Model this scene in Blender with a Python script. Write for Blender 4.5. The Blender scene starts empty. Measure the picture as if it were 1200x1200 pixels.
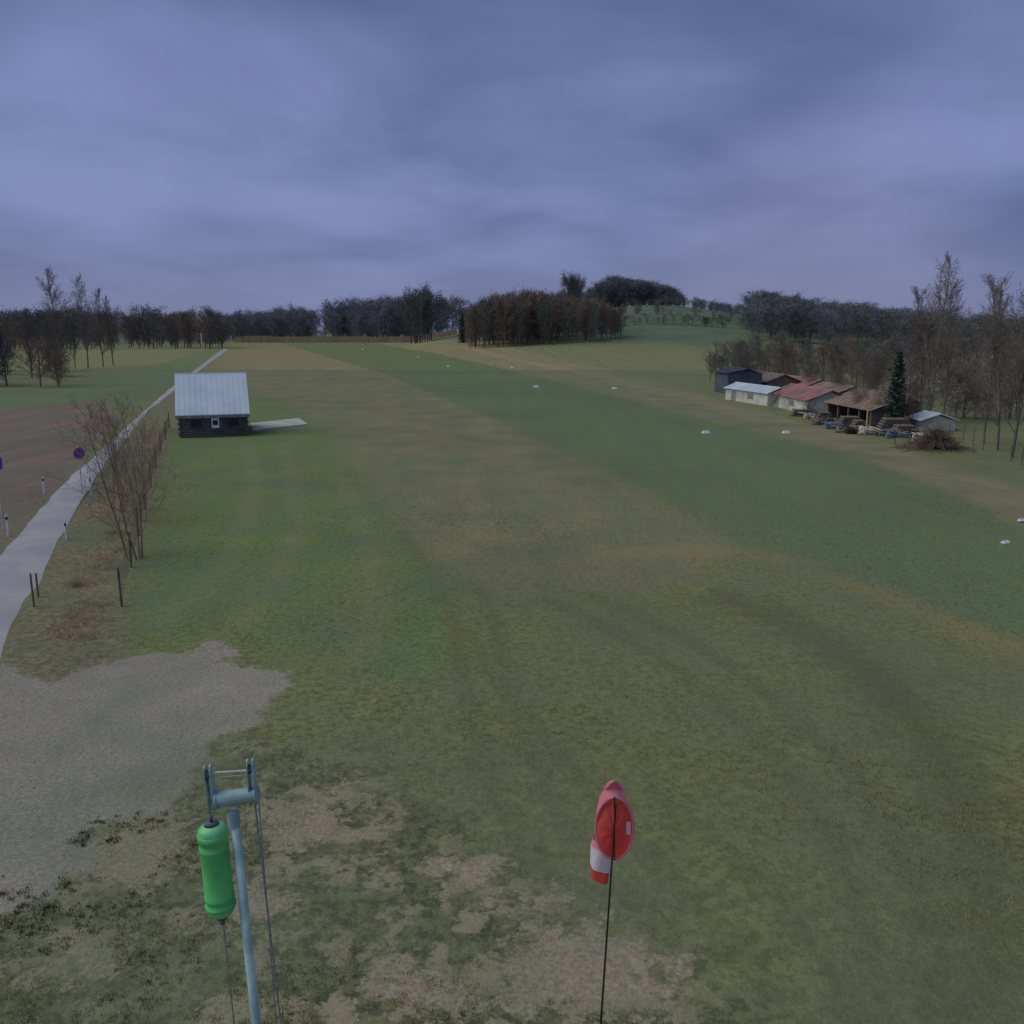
import bpy, math, random, numpy as np
from mathutils import Vector, Matrix, noise as mnoise

# ------------------------------------------------------------------ survey helpers
H = 9.0                      # camera mast height
F = 1039.23
PIT = math.atan(215.0 / F)
cp, sp = math.cos(PIT), math.sin(PIT)
KH = F * (cp + (215.0 / F) * sp)

def P(u, v):                 # sighting -> point on the flat airfield
    x = (u - 600) / F; y = (600 - v) / F
    dy = cp + y * sp; dz = -sp + y * cp
    t = -H / dz
    return (x * t, dy * t)
def BX(u, Y): return Y * (u - 600) / KH
def ztop(Y, v):
    k = (600 - v) / F
    return H + Y * (k * cp - sp) / (cp + k * sp)
def at3(u, v, Y):
    z = ztop(Y, v)
    d = Y * cp - (z - H) * sp
    return Vector(((u - 600) / F * d, Y, z))

scene = bpy.context.scene
col = scene.collection
random.seed(4); rs = np.random.RandomState(7)

# ------------------------------------------------------------------ terrain height
ZU = [480, 560, 640, 700, 750, 790, 850, 900, 1000, 1100, 1200, 1500]
ZZ = [0, 8, 16, 22, 25, 25, 20, 17, 9, 1, -7, -16]
YC, Y0 = 650.0, 250.0
def gz(x, y):
    x = np.asarray(x, float); y = np.asarray(y, float)
    yy = np.maximum(y, 1.0)
    b = np.clip(x / yy * KH + 600, -3000, 4000)
    zc = np.interp(b, ZU, ZZ)
    s = np.clip((yy - Y0) / (YC - Y0), 0, 1); s = s * s * (3 - 2 * s)
    w = np.clip((b - 480) / 80, 0, 1)
    z = zc * s - w * np.maximum(yy - YC, 0) * 0.05
    return np.where(y > 1, z, 0.0)
def gzf(x, y): return float(gz(x, y))

# ------------------------------------------------------------------ colour helpers
ILL = (0.44, 0.475, 0.76)
def s2l(c):
    c = c / 255.0
    return c / 12.92 if c <= 0.04045 else ((c + 0.055) / 1.055) ** 2.4
def A(r, g, b):
    return tuple(min(0.8, s2l(c) / i) for c, i in zip((r, g, b), ILL)) + (1,)
def L(r, g, b): return (s2l(r), s2l(g), s2l(b), 1)

class NT:
    def __init__(s, nt): s.nt = nt
    def n(s, t, **kw):
        nd = s.nt.nodes.new(t)
        for k, v in kw.items(): setattr(nd, k, v)
        return nd
    def l(s, a, b): s.nt.links.new(a, b)
    def noise(s, vec, scale, detail=4, rough=0.55, dist=0.0):
        nd = s.n('ShaderNodeTexNoise'); nd.inputs['Scale'].default_value = scale
        nd.inputs['Detail'].default_value = detail; nd.inputs['Roughness'].default_value = rough
        nd.inputs['Distortion'].default_value = dist
        if vec is not None: s.l(vec, nd.inputs['Vector'])
        return nd.outputs['Fac']
    def math(s, op, a, b=None, clamp=False):
        nd = s.n('ShaderNodeMath', operation=op); nd.use_clamp = clamp
        for i, q in enumerate((a, b)):
            if q is None: continue
            if isinstance(q, (int, float)): nd.inputs[i].default_value = q
            else: s.l(q, nd.inputs[i])
        return nd.outputs[0]
    def mr(s, v, lo, hi, a=0.0, b=1.0):
        nd = s.n('ShaderNodeMapRange', interpolation_type='SMOOTHSTEP')
        s.l(v, nd.inputs['Value'])
        nd.inputs['From Min'].default_value = lo; nd.inputs['From Max'].default_value = hi
        nd.inputs['To Min'].default_value = a; nd.inputs['To Max'].default_value = b
        return nd.outputs['Result']
    def mix(s, f, a, b, mode='MIX'):
        nd = s.n('ShaderNodeMix', data_type='RGBA', blend_type=mode)
        for i, q in ((0, f), (6, a), (7, b)):
            if isinstance(q, (int, float, tuple)): nd.inputs[i].default_value = q
            else: s.l(q, nd.inputs[i])
        return nd.outputs[2]

def newmat(name):
    m = bpy.data.materials.new(name); m.use_nodes = True
    return m, NT(m.node_tree), m.node_tree.nodes['Principled BSDF']

def mat(name, c1, c2=None, scale=2.0, rough=0.8, metal=0.0, bump=0.0, bscale=None, spec=0.3, stretch=None, det=3, transl=0.0):
    m, t, bs = newmat(name)
    c2 = c2 or tuple(x * 0.7 for x in c1[:3]) + (1,)
    g = t.n('ShaderNodeTexCoord').outputs['Object']
    if stretch:
        mp = t.n('ShaderNodeMapping'); mp.inputs['Scale'].default_value = stretch
        t.l(g, mp.inputs['Vector']); g = mp.outputs[0]
    f = t.noise(g, scale, det)
    f = t.mr(f, 0.3, 0.7)
    cc = t.mix(f, c1, c2)
    t.l(cc, bs.inputs['Base Color'])
    bs.inputs['Roughness'].default_value = rough; bs.inputs['Metallic'].default_value = metal
    bs.inputs['Specular IOR Level'].default_value = spec
    if bump:
        b = t.n('ShaderNodeBump'); b.inputs['Strength'].default_value = bump
        b.inputs['Distance'].default_value = 0.02
        t.l(t.noise(g, bscale or scale * 6, 5), b.inputs['Height']); t.l(b.outputs[0], bs.inputs['Normal'])
    if transl:
        tr = t.n('ShaderNodeBsdfTranslucent'); t.l(cc, tr.inputs['Color'])
        ms = t.n('ShaderNodeMixShader'); ms.inputs[0].default_value = transl
        out = m.node_tree.nodes['Material Output']
        t.l(bs.outputs[0], ms.inputs[1]); t.l(tr.outputs[0], ms.inputs[2]); t.l(ms.outputs[0], out.inputs['Surface'])
    return m
def treemat(name, c1, c2):          # plain diffuse, tone varies from tree to tree
    m = bpy.data.materials.new(name); m.use_nodes = True; nt = m.node_tree
    nt.nodes.remove(nt.nodes['Principled BSDF']); t = NT(nt)
    d = t.n('ShaderNodeBsdfDiffuse'); oi = t.n('ShaderNodeObjectInfo')
    t.l(t.mix(oi.outputs['Random'], c1, c2), d.inputs['Color']); t.l(d.outputs[0], nt.nodes['Material Output'].inputs['Surface'])
    return m

# ------------------------------------------------------------------ mesh helpers
def mesh_obj(name, verts, faces, m=None, parent=None, smooth=False):
    me = bpy.data.meshes.new(name); me.from_pydata([tuple(v) for v in verts], [], faces)
    me.update()
    if smooth:
        me.polygons.foreach_set('use_smooth', [True] * len(me.polygons))
    o = bpy.data.objects.new(name, me); col.objects.link(o)
    if m is not None: me.materials.append(m)
    if parent: o.parent = parent
    return o
def empty(name, loc=(0, 0, 0), rot=0.0, parent=None):
    e = bpy.data.objects.new(name, None); col.objects.link(e)
    e.location = loc; e.rotation_euler = (0, 0, rot); e.empty_display_size = 0.2
    if parent: e.parent = parent
    return e
class MB:
    def __init__(s): s.v = []; s.f = []
    def box(s, x0, x1, y0, y1, z0, z1):
        b = len(s.v)
        s.v += [(x0,y0,z0),(x1,y0,z0),(x1,y1,z0),(x0,y1,z0),(x0,y0,z1),(x1,y0,z1),(x1,y1,z1),(x0,y1,z1)]
        s.f += [(b,b+3,b+2,b+1),(b+4,b+5,b+6,b+7),(b,b+1,b+5,b+4),(b+1,b+2,b+6,b+5),(b+2,b+3,b+7,b+6),(b+3,b,b+4,b+7)]
    def tube(s, p0, p1, r0, r1=None, n=10, cap=True):
        r1 = r0 if r1 is None else r1
        p0, p1 = Vector(p0), Vector(p1); d = (p1 - p0).normalized()
        a = d.orthogonal().normalized(); c = d.cross(a); b = len(s.v)
        for p, r in ((p0, r0), (p1, r1)):
            for i in range(n):
                t = 2 * math.pi * i / n
                s.v.append(tuple(p + a * (r * math.cos(t)) + c * (r * math.sin(t))))
        for i in range(n):
            j = (i + 1) % n; s.f.append((b+i, b+j, b+n+j, b+n+i))
        if cap:
            s.f.append(tuple(b + i for i in range(n))[::-1]); s.f.append(tuple(b + n + i for i in range(n)))
    def path(s, pts, r, n=8):
        for a, b in zip(pts[:-1], pts[1:]): s.tube(a, b, r, r, n)
    def loop(s, pts, r, nrm, n=8):
        b = len(s.v); N = len(pts)
        for i, p in enumerate(pts):
            tg = (pts[(i + 1) % N] - pts[i - 1]).normalized(); a = tg.cross(nrm).normalized()
            for k in range(n):
                t = 2 * math.pi * k / n; s.v.append(tuple(p + a * (r * math.cos(t)) + nrm * (r * math.sin(t))))
        for i in range(N):
            for k in range(n):
                i2, k2 = (i + 1) % N, (k + 1) % n
                s.f.append((b+i*n+k, b+i2*n+k, b+i2*n+k2, b+i*n+k2))
    def lathe(s, p0, axis, prof, n=24):
        p0 = Vector(p0); d = Vector(axis).normalized(); a = d.orthogonal().normalized(); c = d.cross(a); b = len(s.v)
        for (h, r) in prof:
            for i in range(n):
                t = 2 * math.pi * i / n
                s.v.append(tuple(p0 + d * h + a * (r * math.cos(t)) + c * (r * math.sin(t))))
        for k in range(len(prof) - 1):
            for i in range(n):
                j = (i + 1) % n; q = b + k * n
                s.f.append((q+i, q+j, q+n+j, q+n+i))
    def obj(s, name, m, parent=None, smooth=False): return mesh_obj(name, s.v, s.f, m, parent, smooth)

# ------------------------------------------------------------------ ground
def sdpoly(px, py, poly):
    d = np.full(px.shape, 1e9); ins = np.zeros(px.shape, bool); n = len(poly)
    for i in range(n):
        ax, ay = poly[i]; bx, by = poly[(i + 1) % n]
        ex, ey = bx - ax, by - ay; wx, wy = px - ax, py - ay
        t = np.clip((wx * ex + wy * ey) / (ex * ex + ey * ey + 1e-12), 0, 1)
        d = np.minimum(d, (wx - ex * t) ** 2 + (wy - ey * t) ** 2)
        c = ((ay > py) != (by > py))
        with np.errstate(divide='ignore', invalid='ignore'):
            xx = (bx - ax) * (py - ay) / (by - ay + 1e-15) + ax
        ins ^= (c & (px < xx))
    return np.where(ins, 1, -1) * np.sqrt(d)
def sdline(px, py, pl, w):
    d = np.full(px.shape, 1e9)
    for (ax, ay), (bx, by) in zip(pl[:-1], pl[1:]):
        ex, ey = bx - ax, by - ay; wx, wy = px - ax, py - ay
        t = np.clip((wx * ex + wy * ey) / (ex * ex + ey * ey + 1e-12), 0, 1)
        d = np.minimum(d, np.hypot(wx - ex * t, wy - ey * t))
    return w - d
def PP(l): return [P(*q) for q in l]
def smooth_line(pl, it=2):
    for _ in range(it):
        q = [pl[0]]
        for a, b in zip(pl[:-1], pl[1:]):
            q += [(a[0]*.75+b[0]*.25, a[1]*.75+b[1]*.25), (a[0]*.25+b[0]*.75, a[1]*.25+b[1]*.75)]
        pl = q + [pl[-1]]
    return pl

Z = {}
Z['green'] = [PP([(195,520),(215,468),(330,466),(385,503),(430,570),(500,660),(565,770),(480,800),(350,785),(270,765),(140,762),(160,640),(182,570)])]
Z['brown'] = [PP([(262,412),(330,404),(420,425),(540,470),(700,550),(870,645),(830,690),(600,695),(500,655),(430,572),(380,505),(330,466),(270,462)])]
Z['runway'] = [PP([(325,401),(440,402),(560,425),(700,460),(850,500),(1000,535),(1200,612),(1400,700),(1600,900),(1200,768),(1100,722),(960,670),(880,640),(760,575),(600,500),(450,438)])]
Z['farstrip'] = [PP([(440,402),(530,400),(700,430),(840,466),(1000,510),(1200,575),(1400,650),(1400,700),(1200,608),(1000,533),(850,498),(700,458),(560,424)])]
Z['gravel'] = [PP([(-300,780),(0,775),(60,802),(165,762),(250,772),(345,790),(310,840),(240,880),(205,945),(120,970),(105,1010),(40,1060),(0,1075),(-300,1120)]),
               PP([(215,758),(255,750),(285,764),(240,776)])]
Z['dirt'] = [PP([(575,1150),(645,1085),(715,1080),(785,1125),(800,1180),(620,1178)]), PP([(520,1020),(568,1008),(600,1055),(540,1058)]),
             PP([(300,945),(375,930),(390,980),(325,992)]), PP([(605,1045),(650,1045),(645,1070),(612,1070)]),PP([(275,1045),(320,1035),(325,1070),(285,1080)]),
             PP([(450,1135),(515,1142),(550,1170),(470,1172)]), PP([(115,965),(200,955),(190,1030),(125,1045)]), PP([(60,1100),(130,1090),(120,1140),(60,1140)])]
Z['mixed'] = [PP([(-300,1075),(40,1040),(130,955),(250,855),(420,890),(560,1000),(680,1060),(860,1180),(860,1400),(-300,1400)])]
Z['verge'] = [PP([(262,410),(205,455),(120,545),(75,620),(-60,880),(150,775),(142,700),(163,640),(183,560),(203,500),(213,460),(250,425)])]
Z['plough'] = [PP([(-300,478),(0,480),(115,470),(142,490),(85,552),(0,648),(-300,950)])]
Z['lgreen'] = [PP([(-300,455),(0,459),(120,443),(200,423),(252,406),(262,406),(200,455),(150,480),(115,470),(0,480),(-300,478)])]
LN = {}
LN['dark'] = [(smooth_line(PP([(850,700),(960,750),(1050,815),(1115,900),(1145,980),(1160,1080),(1140,1200)])), 0.8)]
LN['orange'] = [(smooth_line(PP([(700,650),(860,642),(960,665),(1060,705),(1200,768)])), 0.7)]
LN['track'] = [(PP([(540,410),(700,440),(850,478),(1000,518),(1200,592),(1400,690)]), 2.2)]
LN['tyre'] = [(smooth_line(PP(q)), w_) for q, w_ in [
    ([(520,690),(545,790),(560,900),(620,1010),(700,1120)], .28), ([(565,690),(595,790),(620,900),(690,1000),(780,1100)], .25),
    ([(640,700),(760,760),(900,870),(990,1000),(1040,1200)], .25), ([(690,695),(820,755),(960,860),(1060,990),(1110,1200)], .25),
    ([(900,700),(1010,770),(1085,850),(1130,930),(1150,1040)], .3), ([(470,620),(520,700),(600,820),(720,960),(860,1120),(940,1200)], .2),
    ([(760,930),(860,1000),(950,1100),(1000,1200)], .22)]]
LN['arc'] = [(smooth_line(PP(q)), w_) for q, w_ in [
    ([(290,520),(300,560),(290,620),(240,690),(180,730)], .5), ([(330,520),(345,570),(345,640),(300,720),(240,760)], .45),
    ([(400,560),(430,620),(440,700),(420,770)], .4), ([(560,500),(620,540),(640,580),(600,600)], .6)]]

ang = np.radians(np.concatenate([np.linspace(-180, -42, 60)[:-1], np.linspace(-42, 42, 520), np.linspace(42, 180, 60)[1:-1]]))
rad = np.concatenate([[0.01, 1.0], 2.5 * (1.0195 ** np.arange(0, 384))]); rad = rad[rad < 4200]
R_, A_ = np.meshgrid(rad, ang, indexing='ij')
gx = (R_ * np.sin(A_)).ravel(); gy = (R_ * np.cos(A_)).ravel()
zz = gz(gx, gy)
nr, na = R_.shape
und = np.array([mnoise.noise(Vector((x * 0.11, y * 0.11, 0))) * 0.07 for x, y in zip(gx, gy)])
zz = zz + und * np.clip((150 - np.hypot(gx, gy)) / 80, 0, 1) * np.clip((gx + 26 + gy*0.12) / 6, 0, 1)
idx = np.arange(nr * na).reshape(nr, na)
a = idx[:-1, :]; b = idx[1:, :]
a2 = np.roll(a, -1, 1); b2 = np.roll(b, -1, 1)
quads = np.stack([a, b, b2, a2], -1).reshape(-1, 4)
quads = quads[:, ::-1]
me = bpy.data.meshes.new('ground')
me.vertices.add(len(gx)); me.vertices.foreach_set('co', np.stack([gx, gy, zz], -1).ravel())
me.loops.add(quads.size); me.loops.foreach_set('vertex_index', quads.ravel())
me.polygons.add(len(quads)); me.polygons.foreach_set('loop_start', np.arange(0, quads.size, 4))
me.polygons.foreach_set('loop_total', np.full(len(quads), 4))
me.update(calc_edges=True); me.validate()
me.polygons.foreach_set('use_smooth', np.ones(len(me.polygons), bool))
if me.polygons[len(me.polygons)//2].normal.z < 0:
    me.flip_normals()
def add_attr(n, arr):
    at = me.attributes.new(n, 'FLOAT', 'POINT'); at.data.foreach_set('value', np.clip(arr, -200, 200).astype(np.float32))
for k, pl in Z.items():
    d = sdpoly(gx, gy, pl[0])
    for q in pl[1:]: d = np.maximum(d, sdpoly(gx, gy, q))
    add_attr(k, d)
for k, lst in LN.items():
    d = np.full(gx.shape, -1e9)
    for pl, w in lst: d = np.maximum(d, sdline(gx, gy, pl, w))
    add_attr(k, d)
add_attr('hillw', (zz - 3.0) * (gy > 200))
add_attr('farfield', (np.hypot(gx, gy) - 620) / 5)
add_attr('midfield', (np.hypot(gx, gy) - 170) / 5)
ground = bpy.data.objects.new('ground', me); col.objects.link(ground)

m, t, bs = newmat('ground_mat')
pos = t.n('ShaderNodeNewGeometry').outputs['Position']
mp = t.n('ShaderNodeMapping'); mp.inputs['Rotation'].default_value = (0, 0, math.radians(-20)); mp.inputs['Scale'].default_value = (1, 0.06, 1)
t.l(pos, mp.inputs['Vector']); strv = mp.outputs[0]
n_f = t.noise(pos, 14, 3, 0.7); n_m = t.noise(pos, 1.6, 4, 0.65); n_l = t.noise(pos, 0.22, 4, 0.6)
n_vl = t.noise(pos, 0.05, 2, 0.5); n_s = t.noise(strv, 0.55, 4, 0.6); n_c = t.noise(pos, 4.5, 3, 0.7)
n_e = t.noise(pos, 0.9, 6, 0.72)
def attr(n):
    q = t.n('ShaderNodeAttribute', attribute_name=n); return q.outputs['Fac']
def grass(c1, c2, f, dark=0.55):
    c = t.mix(t.mr(f, 0.35, 0.65), c1, c2)
    return t.mix(t.mr(n_c, 0.40, 0.56), t.mix(dark, c, (0.035, 0.035, 0.018, 1)), c)
base = grass(A(106,108,78), A(96,99,72), n_m, 0.45)
base = t.mix(t.mr(n_l, 0.42, 0.62, 0, 0.5), base, A(113,106,85))
base = t.mix(t.mr(n_vl, 0.42, 0.6, 0, 0.35), base, A(92,103,70))
def layer(prev, name, colr, w, amp, nz=n_e, op=1.0):
    d = t.math('ADD', attr(name), t.math('MULTIPLY', t.math('SUBTRACT', nz, 0.5), amp))
    return t.mix(t.mr(d, -w, w, 0, op), prev, colr)
c = base
c = layer(c, 'midfield', grass(A(104,108,88), A(95,102,84), n_s, 0.2), 6, 10, n_l)
c = layer(c, 'brown', grass(A(116,108,94), A(105,104,86), n_s, 0.25), 1.4, 5, n_l, 1.0)
c = layer(c, 'farstrip', grass(A(117,110,98), A(102,106,88), n_s, 0.2), 1.6, 4, n_l)
runc = grass(A(80,99,74), A(89,102,78), n_s, 0.3)
runc = t.mix(t.mr(n_l, 0.48, 0.7, 0, 0.35), runc, A(97,102,78))
c = layer(c, 'runway', runc, 0.8, 2.6, n_l)
c = layer(c, 'track', A(120,109,98), 1.0, 3, n_l, 0.75)
c = layer(c, 'green', grass(A(86,108,62), A(97,107,68), n_s, 0.35), 1.2, 5, n_l)
c = layer(c, 'orange', A(124,107,84), 0.7, 2.5, n_m, 0.5)
c = layer(c, 'dark', A(72,70,50), 0.9, 3, n_m, 0.7)
c = layer(c, 'tyre', A(76,76,54), 0.28, 0.9, n_m, 0.5)
c = layer(c, 'arc', A(108,110,86), 0.5, 1, n_m, 0.5)
c = layer(c, 'lgreen', grass(A(82,102,78), A(93,103,82), n_l, 0.2), 0.8, 2)
c = layer(c, 'verge', grass(A(122,105,99), A(100,92,82), n_m, 0.5), 0.5, 2)
c = layer(c, 'plough', grass(A(118,94,103), A(102,84,94), n_s, 0.3), 0.5, 2)
weeds = t.mix(t.mr(n_c, 0.43, 0.55), A(46,44,36), A(84,82,60))
mixc = t.mix(t.mr(n_e, 0.47, 0.52), A(124,115,114), weeds)
mixc = t.mix(t.mr(n_m, 0.49, 0.55, 0, .8), mixc, weeds)
mixc = t.mix(t.mr(n_l, 0.48, 0.64, 0, .5), mixc, grass(A(102,100,74), A(88,86,62), n_m, .6))
c = layer(c, 'mixed', mixc, 0.9, 6, n_e, 0.95)
dirtc = t.mix(t.mr(n_f, 0.3, 0.7), A(142,129,134), A(118,107,110))
c = layer(c, 'dirt', dirtc, 0.12, 4.4, n_e, 0.92)
gravc = t.mix(t.mr(n_f, 0.3, 0.7), A(136,131,146), A(116,111,124))
gravc = t.mix(t.mr(n_m, 0.45, 0.7, 0, 0.5), gravc, A(112,106,116))
gravc = t.mix(t.mr(n_e, 0.5, 0.62, 0, 0.35), gravc, A(122,110,110))
c = layer(c, 'gravel', gravc, 0.15, 2.4, n_e, 1.0)
c = layer(c, 'farfield', A(86,92,96), 20, 1)  # far ground takes a bluish tone, aerial haze painted as colour
c = layer(c, 'hillw', grass(A(76,93,86), A(70,83,82), n_vl, 0.1), 2, 4, n_l)  # hill grass greyed with painted distance haze
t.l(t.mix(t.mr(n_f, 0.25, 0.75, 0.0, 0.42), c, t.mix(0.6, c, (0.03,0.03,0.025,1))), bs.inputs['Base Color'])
bs.inputs['Roughness'].default_value = 0.95; bs.inputs['Specular IOR Level'].default_value = 0.1
bp = t.n('ShaderNodeBump'); bp.inputs['Strength'].default_value = 0.7; bp.inputs['Distance'].default_value = 0.06
t.l(n_c, bp.inputs['Height']); t.l(bp.outputs[0], bs.inputs['Normal'])
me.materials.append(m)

# ------------------------------------------------------------------ road
le = PP([(-160,835),(0,650),(85,556),(160,490),(200,455),(240,425),(262,408.5)])
re = PP([(-160,1075),(0,775),(75,622),(122,545),(176,480),(208,455),(246,425),(268,409.5)])
def resample(pl, n):
    pl = [Vector(q) for q in pl]; L_ = [0]
    for i in range(1, len(pl)): L_.append(L_[-1] + (pl[i] - pl[i-1]).length)
    out = []
    for k in range(n):
        s = L_[-1] * (k / (n - 1)) ** 1.5
        i = max(j for j in range(len(L_)) if L_[j] <= s + 1e-9); i = min(i, len(pl) - 2)
        out.append(pl[i].lerp(pl[i+1], (s - L_[i]) / (L_[i+1] - L_[i])))
    return out
n = 140; a_, b_ = resample(le, n), resample(re, n)
vs, fs = [], []
for k in range(n):
    lx, rx = a_[k], b_[k]
    for w in np.linspace(0, 1, 5):
        q = lx.lerp(rx, w); j = random.uniform(-.09, .09) if w in (0, 1) else 0
        zr = 0.012 if w in (0, 1) else 0.035 + 0.02 * (1 - abs(w - .5) * 2)
        vs.append((q.x + j, q.y, zr))
for k in range(n - 1):
    for w in range(4):
        i = k * 5 + w; fs.append((i, i + 1, i + 6, i + 5))
m_road, t, bs = newmat('asphalt')
pos = t.n('ShaderNodeNewGeometry').outputs['Position']
f1 = t.noise(pos, 30, 4, 0.7); f2 = t.noise(pos, 0.35, 4, 0.6)
c = t.mix(t.mr(f2, 0.35, 0.65), A(124,127,152), A(108,112,138)); c = t.mix(t.mr(f1, 0.3, 0.7, 0, 0.4), c, A(88,90,108))
t.l(c, bs.inputs['Base Color']); bs.inputs['Roughness'].default_value = 0.75
mesh_obj('road', vs, fs, m_road, smooth=True)

# ------------------------------------------------------------------ trees
def gen_tree(seed, kind):
    rg = random.Random(seed); segs = []
    def grow(p, d, length, r, lvl, maxl):
        n = (9, 4, 3, 2)[lvl]; st = length / n; pts = [p.copy()]; ds = [d.copy()]
        for i in range(n):
            jit = (0.05, 0.16, 0.22, 0.3)[lvl]
            d = (d + Vector((rg.gauss(0, jit), rg.gauss(0, jit), rg.gauss(0, jit) + (0.0, 0.12, 0.10, 0.05)[lvl]))).normalized()
            q = p + d * st; ra = r * (1 - 0.85 * i / n); rb = r * (1 - 0.85 * (i + 1) / n)
            segs.append((p.copy(), q.copy(), ra, rb)); p = q; pts.append(p.copy()); ds.append(d.copy())
        if lvl >= maxl: return
        nch = {'poplar': (46, 9, 6), 'broad': (22, 10, 8), 'shrub': (15, 8, 5)}[kind][lvl]
        for c in range(nch):
            t0 = {'poplar': .14, 'broad': .22, 'shrub': .10}[kind] if lvl == 0 else 0.15
            tt = t0 + (1 - t0) * ((c + rg.random()) / nch); x = tt * n; i = min(int(x), n - 1)
            q = pts[i].lerp(pts[i + 1], x - i); dd = ds[i + 1]
            if lvl == 0:
                env = {'poplar': 0.30 * (1 - tt) ** .6 + 0.06, 'broad': 0.46 * (1 - tt) ** .55 + .06, 'shrub': .36 * (1 - tt) ** .6 + .08}[kind]
                an = math.radians({'poplar': 34, 'broad': 52, 'shrub': 40}[kind] + rg.gauss(0, 8)); ln = env * rg.uniform(.7, 1.15)
            else:
                an = math.radians(rg.uniform(25, 60)); ln = length * (0.5 - 0.22 * tt) * rg.uniform(.7, 1.2)
            ax = dd.orthogonal().normalized(); ax = Matrix.Rotation(rg.uniform(0, 2 * math.pi), 3, dd) @ ax
            nd = (Matrix.Rotation(an, 3, ax) @ dd).normalized()
            rr = max(r * (1 - .8 * tt) * .5, .0016 if lvl == 0 else 0.0013)
            if lvl == 2: rr = .0012
            if kind == 'shrub': rr *= .75
            grow(q, nd, ln, rr, lvl + 1, maxl)
    if kind == 'shrub':
        for k in range(4):
            grow(Vector((rg.gauss(0, .03), rg.gauss(0, .03), 0)), Vector((rg.gauss(0, .16), rg.gauss(0, .16), 1)).normalized(), rg.uniform(.7, .97), .007, 0, 3 if k < 3 else 2)
    elif kind == 'broad' and seed % 2:
        for k in range(2):
            grow(Vector((0, 0, 0)), Vector((.14 * (2*k-1), rg.gauss(0, .1), 1)).normalized(), rg.uniform(.85, .97), .013, 0, 3)
    else:
        grow(Vector((0, 0, 0)), Vector((0, 0, 1)), .97, {'poplar': .012, 'broad': .017}[kind], 0, 3)
    return segs
def seg_mesh(name, segs, m, ns=3):
    p0 = np.array([s[0][:] for s in segs]); p1 = np.array([s[1][:] for s in segs])
    r0 = np.array([s[2] for s in segs]); r1 = np.array([s[3] for s in segs])
    d = p1 - p0; d /= np.linalg.norm(d, axis=1, keepdims=True) + 1e-12
    ref = np.where(np.abs(d[:, 2:3]) < .9, np.array([[0, 0, 1.]]), np.array([[1., 0, 0]]))
    a = np.cross(d, ref); a /= np.linalg.norm(a, axis=1, keepdims=True); b = np.cross(d, a)
    V = []
    for p, r in ((p0, r0), (p1, r1)):
        for i in range(ns):
            th = 2 * math.pi * i / ns; V.append(p + (a * math.cos(th) + b * math.sin(th)) * r[:, None])
    V = np.stack(V, 1); N = len(segs); base = np.arange(N)[:, None] * (2 * ns)
    Fc = []
    for i in range(ns):
        j = (i + 1) % ns; Fc.append(base + np.array([[i, j, ns + j, ns + i]]))
    Fc = np.stack(Fc, 1).reshape(-1, 4)
    me = bpy.data.meshes.new(name)
    me.vertices.add(V.shape[0] * V.shape[1]); me.vertices.foreach_set('co', V.ravel())
    me.loops.add(Fc.size); me.loops.foreach_set('vertex_index', Fc.ravel())
    me.polygons.add(len(Fc)); me.polygons.foreach_set('loop_start', np.arange(0, Fc.size, 4)); me.polygons.foreach_set('loop_total', np.full(len(Fc), 4))
    me.update(calc_edges=True); me.materials.append(m)
    me.polygons.foreach_set('use_smooth', np.ones(len(me.polygons), bool))
    return me
def spray_tree(name, seed, m, cr=.30, zlo=.10, shape=1.0, nspray=900):
    # trunk + limbs + fine twig sprays (slender faces) for trees seen from hundreds of metres
    rg = random.Random(seed); mb = MB(); mb.tube((0,0,0), (rg.gauss(0,.02), rg.gauss(0,.02), .9), .018, .004, 5, False)
    limbs = []
    for i in range(26):
        z = zlo + (0.85 - zlo) * (i + rg.random()) / 26; th = rg.uniform(0, 6.28)
        e = math.sin(math.pi * min(1, (z - zlo + .12) / (1.06 - zlo)) ** shape) ** .7
        r = cr * e * rg.uniform(.6, 1.1); up = r * rg.uniform(.5, 1.1)
        p1 = Vector((r * math.cos(th), r * math.sin(th), min(z + up, .99))); p0 = Vector((0, 0, z)); limbs.append((p0, p1))
        mb.tube(p0, p1, .007, .002, 3, False)
    for i in range(nspray):
        p0, p1 = rg.choice(limbs); tt = rg.uniform(.25, 1.05) ** .7; p = p0.lerp(p1, tt)
        p += Vector((rg.gauss(0, .045), rg.gauss(0, .045), rg.gauss(0, .04)))
        d = ((p - Vector((0, 0, p.z - .16))).normalized() + Vector((rg.gauss(0, .45), rg.gauss(0, .45), rg.gauss(0, .45)))).normalized()
        s_ = d.orthogonal().normalized(); s_ = Matrix.Rotation(rg.uniform(0, 6.28), 3, d) @ s_
        ln = rg.uniform(.04, .10); w = rg.uniform(.003, .0075); b = len(mb.v)
        q = p + d * ln
        mb.v += [tuple(p - s_ * w), tuple(p + s_ * w), tuple(q)]; mb.f.append((b, b + 1, b + 2))
    me = bpy.data.meshes.new(name); me.from_pydata(mb.v, [], mb.f); me.materials.append(m); return me
m_bark = mat('bark', A(110,100,102), A(86,78,80), 6)
m_bark_b = treemat('bark_poplar', A(98,94,106), A(86,82,92))
m_wood_b = treemat('wood_brown', A(94,86,94), A(76,70,78))
m_wood_d = treemat('wood_dark', A(72,74,92), A(60,62,78))  # lifted towards blue: distance haze painted into the tree colour
m_wood_h = treemat('wood_hazy', A(88,94,120), A(76,82,106))  # paler and bluer: aerial haze painted into the base colour
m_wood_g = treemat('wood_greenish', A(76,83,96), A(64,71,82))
TM = {}
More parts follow.
